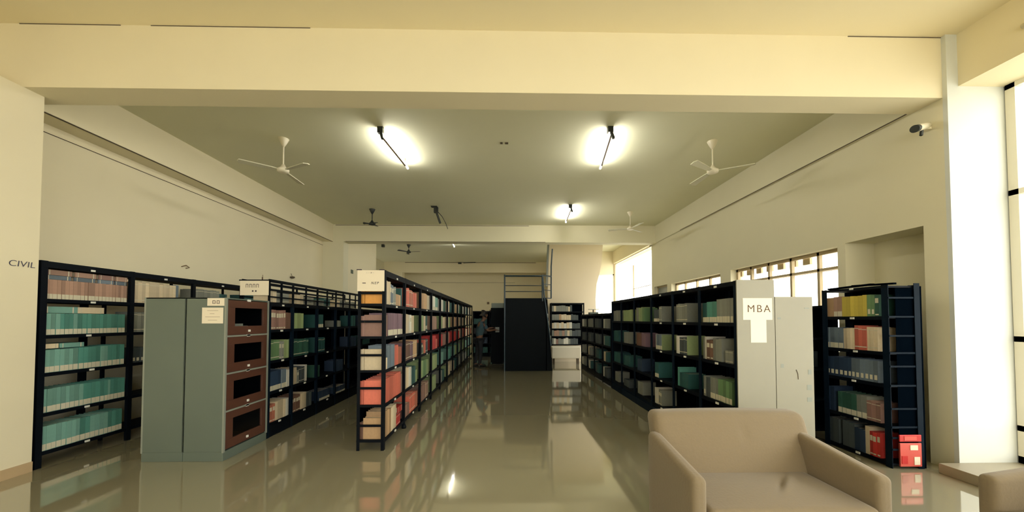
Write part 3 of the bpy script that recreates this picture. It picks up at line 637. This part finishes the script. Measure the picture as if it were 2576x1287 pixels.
F4(5, 0, [('grey', 5, .08, .25, 'plain')], st=.02); F4(5, 1, [('dark_teal', 4, .08, .24, 'band')], st=.03); F4(5, 2, [('dark_teal', 5, .08, .22, 'band')], st=.03); F4(5, 3, [('grey', 3, .09, .22, 'plain')], st=.1)
# MBA papers
t, w, h = sign('paper_sign', 'white paper lettered MBA taped on the cream rack end', 'sign', 2.457, 1.545, 2.765, 1.77, 3.543-.005, 'paper_bright')
text_mesh('lettering', 'MBA', .11, 'ink_brown', (.012, -.003, .112), (pi/2, 0, 0), t, spacing=1.25, offset=-.0012)
sign('paper_sheet', 'blank white paper hanging below the MBA sheet on the rack end', 'paper sheet', 2.535, 1.31, 2.70, 1.545, 3.538, 'paper_bright')
# rack standing back to back with it
r5 = Rack('book_rack', 'rack with a lower cream stained end panel, behind the MBA rack', (3.185, 3.55, 0), pi/2, [0, .8, 1.6, 2.4, 3.2], [.2, .62, 1.07, 1.45], 1.78, .385, back=True, short='stained panel rack', tags=False)
MB().box(-.012, -.005, 0, .0, .388, 1.785).build('end_panel', 'panel_cream', r5.root, label='cream end panel with tape marks')
for (v, z, a, b) in ((.03, 1.66, .05, .012), (.31, 1.05, .03, .04), (.02, .98, .035, .05), (.02, .82, .05, .055), (.02, .70, .05, .045), (.33, 1.55, .035, .02)):
    MB().box(-.0135, v, z, -.012, v+a, z+b).build('tape_mark', 'cabinet_edge', r5.root)
MB().tube([(-.014, .18, 1.03), (-.014, .165, .99), (-.014, .16, .93)], .003, 6).build('scratch', 'hairline', r5.root)
for k, (b_, l_) in enumerate(((0, 0), (0, 1), (1, 0))): pass
# ---- low rack continuing the MBA line
ul = [0, .8, 1.6, 2.4, 3.15]
r6 = Rack('book_rack', 'lower grey-black rack continuing the MBA rack toward the stairwell', (2.40, 11.0, 0), -pi/2, ul, [.15, .53, .92, 1.33], 1.70, .36, back=True, short='far low rack', tags=False, mt='rack_metal', pw=.03)
MB().box(-.004, 0, 0, -.001, .36, 1.69).build('far_panel', 'rack_metal', r6.root)
MB().box(0, .004, .02, 3.15, .014, .13).build('plinth', 'rack_metal', r6.root)
for bay in range(4):
    for lev in range(4):
        segs = [(random.choice(['grey', 'white', 'dark_grey', 'cream', 'dark_grey']), random.randint(1, 4), .085, .25, 'plain'), (random.choice(['dark_grey', 'grey', 'dark_teal']), random.randint(1, 4), .085, .24, 'plain')]
        fill(r6, bay, lev, segs, 'stuff', random.uniform(0, .1))
MB().box(2.42, 8.0, 1.31, 2.45, 8.5, 1.34).build('tmp', 'paper') if False else None
t = thing('desk_stand', 'small dark stand with a flat plate on top of the far low rack', 'stand', (2.62, 10.3, 1.70))
MB().box(-.12, -.12, 0, .12, .12, .06).build('base', 'cabinet_grey', t); MB().box(-.015, -.015, .06, .015, .015, .14).build('stem', 'hairline', t); MB().box(-.13, -.08, .14, .16, .08, .155).build('plate', 'tag_white', t)
# ---- frontal rack under the stair flight
r7 = Rack('book_rack', 'book rack facing the aisle below the white stair wall', (1.62, 12.35, 0), 0, [0, 1.2], [.66, .95, 1.22, 1.52, 1.83], 2.14, .3, back=True, short='stairwell rack', tags=False)
pal7 = [['grey', 'cream', 'grey'], ['cream', 'tan', 'grey'], ['white', 'cream', 'white'], ['cream', 'pink', 'grey'], ['rose', 'grey', 'white']]
for lev in range(5):
    n = 0; u = .02
    for k in range(11 if lev else 9):
        w_ = random.uniform(.07, .11)
        if u + w_ > 1.17: break
        c = random.choice(pal7[lev]) if k < 8 else 'dark_grey'; n += 1; nm = 'stuff'
        place(r7, u, .015, sorted(r7.zs)[::-1][lev], w_-.002, random.uniform(.19, .235), .2, c, 'plain', nm, f"{CN[c]} book, {ORD[n]} from left, {ORD[lev+1]} shelf down of the stairwell rack"); u += w_
t = thing('bench', 'low white bench box before the stairwell rack', 'bench', (2.10, 12.1, 0))
MB().box(-.5, -.16, .2, .5, .2, .60).build('box', 'white_board', t, bevel=.02)
for x in (-.42, .42):
    for y in (-.1, .14): MB().box(x-.02, y-.02, 0, x+.02, y+.02, .2).build('leg', 'hairline', t)
# ---- tall rack in the right-hand niche
r8 = Rack('book_rack', 'tall black rack by the right wall niche with yellow books on top', (4.02, 4.32, 0), -pi/2, [0, .76], [.05, .43, .86, 1.20, 1.58], 1.915, .33, back=False, short='niche rack', mt='rack_metal', postmt='rack_blue', tagbays=1, pw=.06,
          topband=.03)
MB().box(.765, .27, 0, .77, .33, 1.93).build('post', 'rack_blue', r8.root)
for z in (.32, .43, .62, .86, 1.06, 1.20, 1.38, 1.58, 1.78, .20): MB().box(.758, .0, z-.012, .766, .33, z+.006).build('end_bar', 'rack_blue', r8.root)
MB().box(.750, .085, .05, .754, .328, 1.88).build('shade_sheet', 'rack_back', r8.root)  # added dark sheet, stands in for the shade within the open rack end
MB().box(0, .345, 0, .76, .36, 1.9).build('back_panel', 'rack_back', r8.root)
MB().bar((.0, .1, 1.93), (.5, .12, 1.945), .05, .02).bar((.25, .15, 1.95), (.74, .1, 1.93), .035, .02).build('binding_strip', 'rack_back', r8.root)
r8.endgap = .07
fill(r8, 0, 0, [('tan', 2, .055, .27, 'plain'), ('pink', 2, .055, .25, 'band'), ('yellow', 6, .050, .26, 'plain'), ('green', 2, .04, .3, 'window'), ('dark_green', 2, .04, .25, 'label')], B, .0)
fill(r8, 0, 1, [('blue_grey', 4, .055, .25, 'band'), ('cream', 3, .045, .25, 'plain'), ('coral', 3, .045, .28, 'lines'), ('cream', 3, .04, .27, 'lines')], B, 0)
fill(r8, 0, 2, [('navy', 6, .05, .24, 'window'), ('blue_grey', 6, .05, .24, 'window'), ('white', 5, .02, .16, 'plain', 'h')], B, 0)
fill(r8, 0, 3, [('navy', 2, .045, .30, 'plain'), ('x', 0, .05, 0, '', 'gap'), ('dark_green', 4, .055, .25, 'band'), ('grey', 2, .06, .25, 'band'), ('rose', 4, .05, .22, 'lines')], B, 0)
fill(r8, 0, 4, [('dark_grey', 2, .07, .3, 'plain'), ('x', 0, .04, 0, '', 'gap'), ('dark_grey', 2, .07, .3, 'plain'), ('navy', 2, .06, .26, 'plain'), ('cream', 1, .05, .31, 'plain'), ('red', 3, .035, .27, 'label')], B, 0)
# loose papers and red boxes at the open near end of that rack
for k, (z, c) in enumerate(((.862, 'white'), (.885, 'grey'), (.98, 'white'), (1.0, 'grey'))):
    MB().box(4.10, 3.60, z, 4.30, 3.74, z+.018).build('paper_stack', 'paper' if c == 'white' else 'grey_pane', label='flat paper stack at the near end of the niche rack, %s from below' % ORD[k+1], cat='paper stack') if False else None
t = thing('red_box', 'open red plastic box on the floor of the niche rack end', 'box', (4.19, 3.535, 0)); w = .115
def bx(mb): return mb
MB().box(-w, -.0, .03, w, .012, .27).box(-w, 0, .03, -w+.008, .015, .27).box(w-.008, 0, .03, w, .015, .27).build('box_front', 'red_light', t, bevel=.004)
MB().box(-.01, -.004, .20, .07, 0, .25).build('label_card', 'paper', t); MB().box(-.10, -.004, .06, -.04, 0, .14).build('label_card', 'red_plastic', t); MB().box(.03, -.004, .05, .09, 0, .13).build('label_card', 'paper', t)
t['label'] = 'red plastic box with paper cards at the foot of the niche rack end'
t = thing('red_tray', 'shallow red tray above the red box at the niche rack end', 'tray', (4.19, 3.535, .285)); MB().box(-w, 0, 0, w, .012, .07).build('tray_front', 'red_plastic', t, bevel=.004); MB().box(-.07, -.004, .015, .06, 0, .055).build('label_card', 'red_light', t)
# ---- lower dark rack further along the right wall
r9 = Rack('book_rack', 'dark low rack under the barred windows behind the cream panels', (4.0, 8.0, 0), -pi/2, [0, .9, 1.8, 2.7, 3.55], [.12, .5, .9, 1.3], 1.75, .35, back=True, short='window rack', tags=False)
fill(r9, 3, 2, [('dark_teal', 8, .06, .25, 'plain')], 'stuff'); fill(r9, 3, 3, [('dark_green', 8, .06, .2, 'plain')], 'stuff'); fill(r9, 3, 0, [('navy', 9, .06, .24, 'plain')], 'stuff'); fill(r9, 3, 1, [('dark_grey', 10, .06, .24, 'plain')], 'stuff')
# ---- dark rack closing the aisle, dark cupboard, stair enclosure
r10 = Rack('book_rack', 'dark rack closing the end of the aisle behind the standing person', (-1.38, 14.5, 0), 0, [0, .7, 1.4], [.15, .55, .95, 1.35], 1.9, .35, back=True, short='aisle end rack', tags=False)
MB().box(0, .004, .0, 1.4, .014, .13).build('plinth', 'rack_metal', r10.root)
for b_ in range(2):
    for l_ in range(4): fill(r10, b_, l_, [(random.choice(['navy', 'black', 'dark_teal']), 8, .07, .25, 'plain')], 'stuff')
t = thing('cupboard', 'dark cupboard with a pale notice beside the stair enclosure', 'cupboard', (-.28, 12.3, 0))
MB().box(-.24, -.2, .05, .24, .2, 1.95).build('body', 'steel_dark', t, bevel=.005); MB().box(-.22, -.21, .08, .0-.003, -.2, 1.9).build('door', 'steel_dark', t); MB().box(.003, -.21, .08, .22, -.2, 1.9).build('door', 'steel_dark', t)
MB().box(-.2, -.18, 0, .2, .18, .05).build('base', 'steel_dark', t)
MB().box(-.08, -.216, 1.1, .06, -.211, 1.28).build('notice', 'grey_pane', t)
MB().box(-.50, 12.15, 1.951, -.05, 12.45, 2.12).build('carton', 'cabinet_grey', label='grey carton on top of the dark cupboard', cat='carton', bevel=.004)
t = thing('stair_enclosure', 'tall dark steel stair enclosure with pipe railing on top', 'stair enclosure', (.66, 10.44, 0))
MB().box(-.71, 0, 0, .58, .05, 2.19).box(-.71, .05, 0, -.67, 1.5, 2.19).box(.56, .05, 0, .60, 1.5, 2.0).box(-.71, .05, 2.15, .58, 1.5, 2.19).build('side_panel', 'steel_dark', t)
MB().prism_xz([(.56, 0), (.75, 0), (.75, .02), (.60, 2.15), (.56, 2.15)], .0, .05).build('side_wedge', 'steel_dark', t)
for x in (-.69, .45): MB().tube([(x, -.02, 0.0 if x < 0 else 2.1), (x, -.02, 2.90)], .024, 10).build('post', 'steel_rail', t)
for z, r_ in ((2.86, .024), (2.57, .012), (2.39, .012)): MB().tube([(-.69, -.02, z), (.45, -.02, z)], r_, 8).build('rail', 'steel_rail', t)
for z, r_ in ((2.88, .022), (2.62, .012), (2.44, .012), (2.2, .014)): MB().tube([(.45, -.02, z), (.75, .25, z)], r_, 8).build('rail', 'steel_rail', t)
MB().tube([(.75, .25, 2.2), (.755, .25, 3.2), (.80, .3, 3.75)], .022, 10).build('post', 'steel_rail', t)
MB().tube([(.46, -.02, 2.86), (.50, -.03, 2.3), (.60, -.04, 1.55), (.70, -.05, .75)], .02, 10).build('handrail', 'steel_rail', t)
for k in range(4): MB().box(.585+k*.028, -.055, 1.6-k*.22, .62+k*.028, -.045, 1.72-k*.22).build('tread_plate', 'cabinet_edge', t)
# ---- uncounted far books as one object
mb = MB(); cols = sorted({s[7] for s in STUFF})
for (r, u, v, z, w_, h, d, c, ly) in STUFF:
    i = len(mb.v); q = MB().box(u, v, z+.001, u+w_-.002, v+d, z+h*random.uniform(.93, 1))
    mb.v += [tuple(r.W(*p)) for p in q.v]; mb.f += [tuple(i+k for k in f) for f in q.f]; mb.m += [cols.index(c)]*len(q.f)
mb.build('far_books', ['cover_'+c for c in cols], label='rows of small indistinct books filling the far ends of the racks', cat='books', kind='stuff')
# wall lettering CIVIL on the left pier
t = thing('wall_lettering', 'handwritten word CIVIL on the left wall beside the teal rack', 'lettering', (-4.838, 3.535, 2.10))
text_mesh('letters', 'CIVIL', .085, 'ink_blue', (.001, 0, 0), (pi/2, 0, pi/2), t, extrude=.0005, offset=-.0008, shear=.1)
# ================================================================== SEATING
def sofa(name, label, cat, loc, rz, Wd, group):
    t = thing(name, label, cat, loc, rz, group); A = .095
    def arm(x0):
        def df(p):
            z = p.z
            if z > .35: z += .085*max(0, min(1, (p.y+.02)/.62)) * (z-.35)/.25
            return (p.x, p.y, z)
        MB().rbox(x0, 0, .05, x0+A, .66, .60, .035, 8, df).build('armrest', 'sofa_fabric', t, smooth=True)
    arm(0); arm(Wd-A)
    MB().rbox(A-.004, .03, .07, Wd-A+.004, .62, .27, .02, 4).build('base', 'sofa_fabric', t, smooth=True)
    cw = Wd-2*A; cx = Wd/2
    def seat(p):
        x = (p.x-cx)/(cw/2); y = p.y/.5; z = p.z
        if z > .36:
            z += .018*(1-x*x)*(1-(2*y-1)**2)
            dx = p.x-(cx+.12+ (p.y-.25)*.9); z -= .016*math.exp(-(dx/.018)**2)*math.exp(-((p.y-.3)/.10)**2)
            dx = dx-.045; z += .010*math.exp(-(dx/.03)**2)*math.exp(-((p.y-.3)/.12)**2)
        return (p.x, p.y, z)
    MB().rbox(A+.002, -.02, .26, Wd-A-.002, .56, .425, .035, 40 if Wd > 1 else 14, seat).build('seat_cushion', 'sofa_fabric', t, smooth=True)
    def back(p):
        x = (p.x-cx)/(Wd/2); y = p.y; z = p.z
        if y < .58: y -= .022*(1-x*x)*sin(max(0, min(1, (z-.3)/.52))*pi)
        if y < .58: y += .010*math.exp(-((p.x-cx-.1)/.02)**2)*math.exp(-((z-.68)/.06)**2)
        y += (z-.42)*.34
        z -= .012*x*x*(1 if z > .6 else 0)
        return (p.x, y, z)
    MB().rbox(.045, .50, .25, Wd+.03, .68, .83, .06, 34 if Wd > 1 else 12, back).build('backrest', 'sofa_fabric', t, smooth=True)
    MB().tube([(A, .53, .432), (A+.3*cw, .526, .438), (A+.6*cw, .526, .438), (Wd-A, .53, .43)], .004, 6).build('piping', 'piping_dark', t)
    for x in (.05, Wd-.05):
        for y in (.06, .58): MB().lathe((x, y, 0), [(.018, 0), (.024, .06)], 10).build('leg', 'hairline', t)
    return t
sofa('sofa', 'beige fabric two-seat sofa facing the camera in front of the MBA rack', 'sofa', (1.105, 2.05, 0), 0, 1.22, 'beige lounge seats')
sofa('armchair', 'beige armchair at the frame edge before the tall window, seen from its arm', 'armchair', (2.91, 2.12, 0), -pi/2, .80, 'beige lounge seats')
# ================================================================== PERSON
def skin(name, J, E, matn, parent, root, sub=2):
    me = bpy.data.meshes.new(name); keys = list(J); me.from_pydata([J[k][0] for k in keys], [(keys.index(a), keys.index(b)) for a, b in E], [])
    ob = bpy.data.objects.new(name, me); COL.objects.link(ob); ob.parent = parent; me.materials.append(M[matn])
    md = ob.modifiers.new('skin', 'SKIN'); md.use_smooth_shade = True
    sv = me.skin_vertices[0].data if me.skin_vertices else None
    if sv is None:
        me.attributes.new
    for i, k in enumerate(keys):
        r = J[k][1]; sv[i].radius = r if isinstance(r, tuple) else (r, r); sv[i].use_root = (k == root)
    s2 = ob.modifiers.new('sub', 'SUBSURF'); s2.levels = sub; s2.render_levels = sub; return ob
person = thing('person', 'person in a dull blue shirt leaning over the dark cupboard at the aisle end', 'person', (-.88, 11.45, 0), .45)
# x is towards the cupboard (right), the figure stands side-on leaning forward, -y is towards the camera
J = {'pelvis': ((0, 0, .93), (.14, .11)), 'waist': ((.02, 0, 1.08), (.13, .10)), 'chest': ((.07, 0, 1.30), (.16, .12)), 'neck0': ((.13, 0, 1.47), .07), 'neck': ((.16, 0, 1.54), .055),
     'head0': ((.19, 0, 1.60), .075), 'head1': ((.21, 0, 1.68), .092), 'head2': ((.205, 0, 1.76), .075),
     'shL': ((.10, -.17, 1.42), .058), 'elL': ((.22, -.24, 1.18), .042), 'wrL': ((.46, -.2, 1.20), .028),
     'shR': ((.10, .17, 1.42), .058), 'elR': ((.26, .22, 1.20), .042), 'wrR': ((.46, .1, 1.26), .028),
     'hipL': ((0, -.09, .88), .085), 'knL': ((.03, -.10, .48), .055), 'anL': ((-.02, -.10, .09), .038), 'toL': ((.13, -.11, .035), .032),
     'hipR': ((0, .09, .88), .085), 'knR': ((-.02, .10, .48), .055), 'anR': ((-.10, .10, .09), .038), 'toR': ((.05, .11, .035), .032)}
E_ = [('pelvis', 'waist'), ('waist', 'chest'), ('chest', 'neck0'), ('neck0', 'neck'), ('neck', 'head0'), ('head0', 'head1'), ('head1', 'head2'), ('chest', 'shL'), ('shL', 'elL'), ('elL', 'wrL'),
      ('chest', 'shR'), ('shR', 'elR'), ('elR', 'wrR'), ('pelvis', 'hipL'), ('hipL', 'knL'), ('knL', 'anL'), ('anL', 'toL'), ('pelvis', 'hipR'), ('hipR', 'knR'), ('knR', 'anR'), ('anR', 'toR')]
for sd, wr_, dy in (('L', (.46, -.2, 1.20), 1), ('R', (.46, .1, 1.26), -1)):
    pw_ = Vector(wr_); J['pa'+sd] = ((pw_ + Vector((.07, 0, 0)))[:], (.032, .018)); E_.append(('wr'+sd, 'pa'+sd))
    for k, (o_, L_) in enumerate(((-.03, .065), (-.01, .075), (.012, .07), (.032, .055))):
        J[f'f{k}a'+sd] = ((pw_ + Vector((.10, o_, .0)))[:], .009); J[f'f{k}b'+sd] = ((pw_ + Vector((.10+L_, o_*1.15, -.02)))[:], .008); E_ += [('pa'+sd, f'f{k}a'+sd), (f'f{k}a'+sd, f'f{k}b'+sd)]
    J['t'+sd] = ((pw_ + Vector((.07, dy*.055, .01)))[:], .010); J['t2'+sd] = ((pw_ + Vector((.11, dy*.065, -.005)))[:], .009); E_ += [('pa'+sd, 't'+sd), ('t'+sd, 't2'+sd)]
J['nose'] = ((.305, 0, 1.67), .014); E_.append(('head1', 'nose')); J['chin'] = ((.255, 0, 1.60), .035); E_.append(('head0', 'chin'))
body = skin('body', J, E_, 'skin', person, 'pelvis')
SJ = {k: J[k] for k in ('waist', 'chest', 'neck0', 'shL', 'shR', 'elL', 'elR')}
SJ = {'hem': ((0, 0, .95), (.165, .135)), 'waist': ((.02, 0, 1.10), (.155, .13)), 'chest': ((.06, 0, 1.30), (.19, .15)), 'neck0': ((.11, 0, 1.455), (.10, .085)),
      'shL': ((.10, -.17, 1.42), .078), 'elL': ((.20, -.235, 1.22), .062), 'shR': ((.10, .17, 1.42), .078), 'elR': ((.24, .215, 1.24), .062)}
skin('shirt', SJ, [('hem', 'waist'), ('waist', 'chest'), ('chest', 'neck0'), ('chest', 'shL'), ('shL', 'elL'), ('chest', 'shR'), ('shR', 'elR')], 'shirt', person, 'chest')
TJ = {'pelvis': ((0, 0, .93), (.155, .125)), 'hipL': ((0, -.09, .86), .10), 'knL': ((.03, -.10, .48), .07), 'anL': ((-.02, -.10, .08), .052), 'hipR': ((0, .09, .86), .10), 'knR': ((-.02, .10, .48), .07), 'anR': ((-.10, .10, .08), .052)}
skin('trousers', TJ, [('pelvis', 'hipL'), ('hipL', 'knL'), ('knL', 'anL'), ('pelvis', 'hipR'), ('hipR', 'knR'), ('knR', 'anR')], 'trousers', person, 'pelvis')
for (x, y) in ((.06, -.105), (-.02, .105)): MB().rbox(x-.12, y-.045, 0, x+.13, y+.045, .08, .03, 4).build('shoe', 'shoe', person, smooth=True)
skin('hair', {'a': ((.17, 0, 1.73), .10), 'b': ((.20, 0, 1.79), (.10, .09)), 'c': ((.14, 0, 1.66), .06)}, [('a', 'b'), ('a', 'c')], 'hair', person, 'a')
for y in (-.035, .035): MB().lathe((.288, y, 1.695), [(.004, -.008), (.011, 0), (.004, .008)], 8).build('eye', 'tag_white', person)
for y in (-.095, .095): MB().lathe((.20, y, 1.66), [(.01, 0), (.018, .03), (.008, .06)], 8).build('ear', 'skin', person)
MB().box(.285, -.022, 1.622, .298, .022, 1.630).build('mouth', 'terracotta' if False else 'ink_brown', person)
# ================================================================== LIGHT
w = bpy.data.worlds.new('sky'); scn.world = w; w.use_nodes = True; nt = w.node_tree
bg = nt.nodes['Background']; bg.inputs['Color'].default_value = (1, .97, .90, 1); bg.inputs['Strength'].default_value = 4.4
def portal(name, loc, rot, sx, sy):
    l = bpy.data.lights.new(name, 'AREA'); l.shape = 'RECTANGLE'; l.size = sx; l.size_y = sy; l.cycles.is_portal = True
    o = bpy.data.objects.new(name, l); COL.objects.link(o); o.location = loc; o.rotation_euler = rot
portal('portal_near', (5.3, -.2, 2.05), (0, pi/2, 0), 3.9, 7.4)
portal('portal_back', (.45, -4.33, 2.4), (pi/2, 0, 0), 7.6, 3.0)
portal('portal_window', (4.9, 5.83, 1.83), (0, pi/2, 0), 1.5, 2.3)
portal('portal_window_b', (4.9, 8.4, 1.83), (0, pi/2, 0), 1.5, 2.2)
portal('portal_far', (4.7, 12.6, 2.0), (0, pi/2, 0), 3.8, 3.7)
portal('portal_stairwell', (3.85, 14.5, 1.75), (-pi/2, 0, 0), 1.4, 3.4)
scn.view_settings.view_transform = 'Standard'; scn.view_settings.look = 'None'; scn.view_settings.gamma = 1; scn.view_settings.use_curve_mapping = False
scn.view_settings.exposure = 0.56
scn.cycles.max_bounces = 10; scn.cycles.diffuse_bounces = 6; scn.cycles.glossy_bounces = 4; scn.cycles.transparent_max_bounces = 12
scn.cycles.sample_clamp_indirect = 6; scn.cycles.use_denoising = True
scn.cycles.caustics_reflective = False
print('BOOKS', NB, 'stuff', len(STUFF))
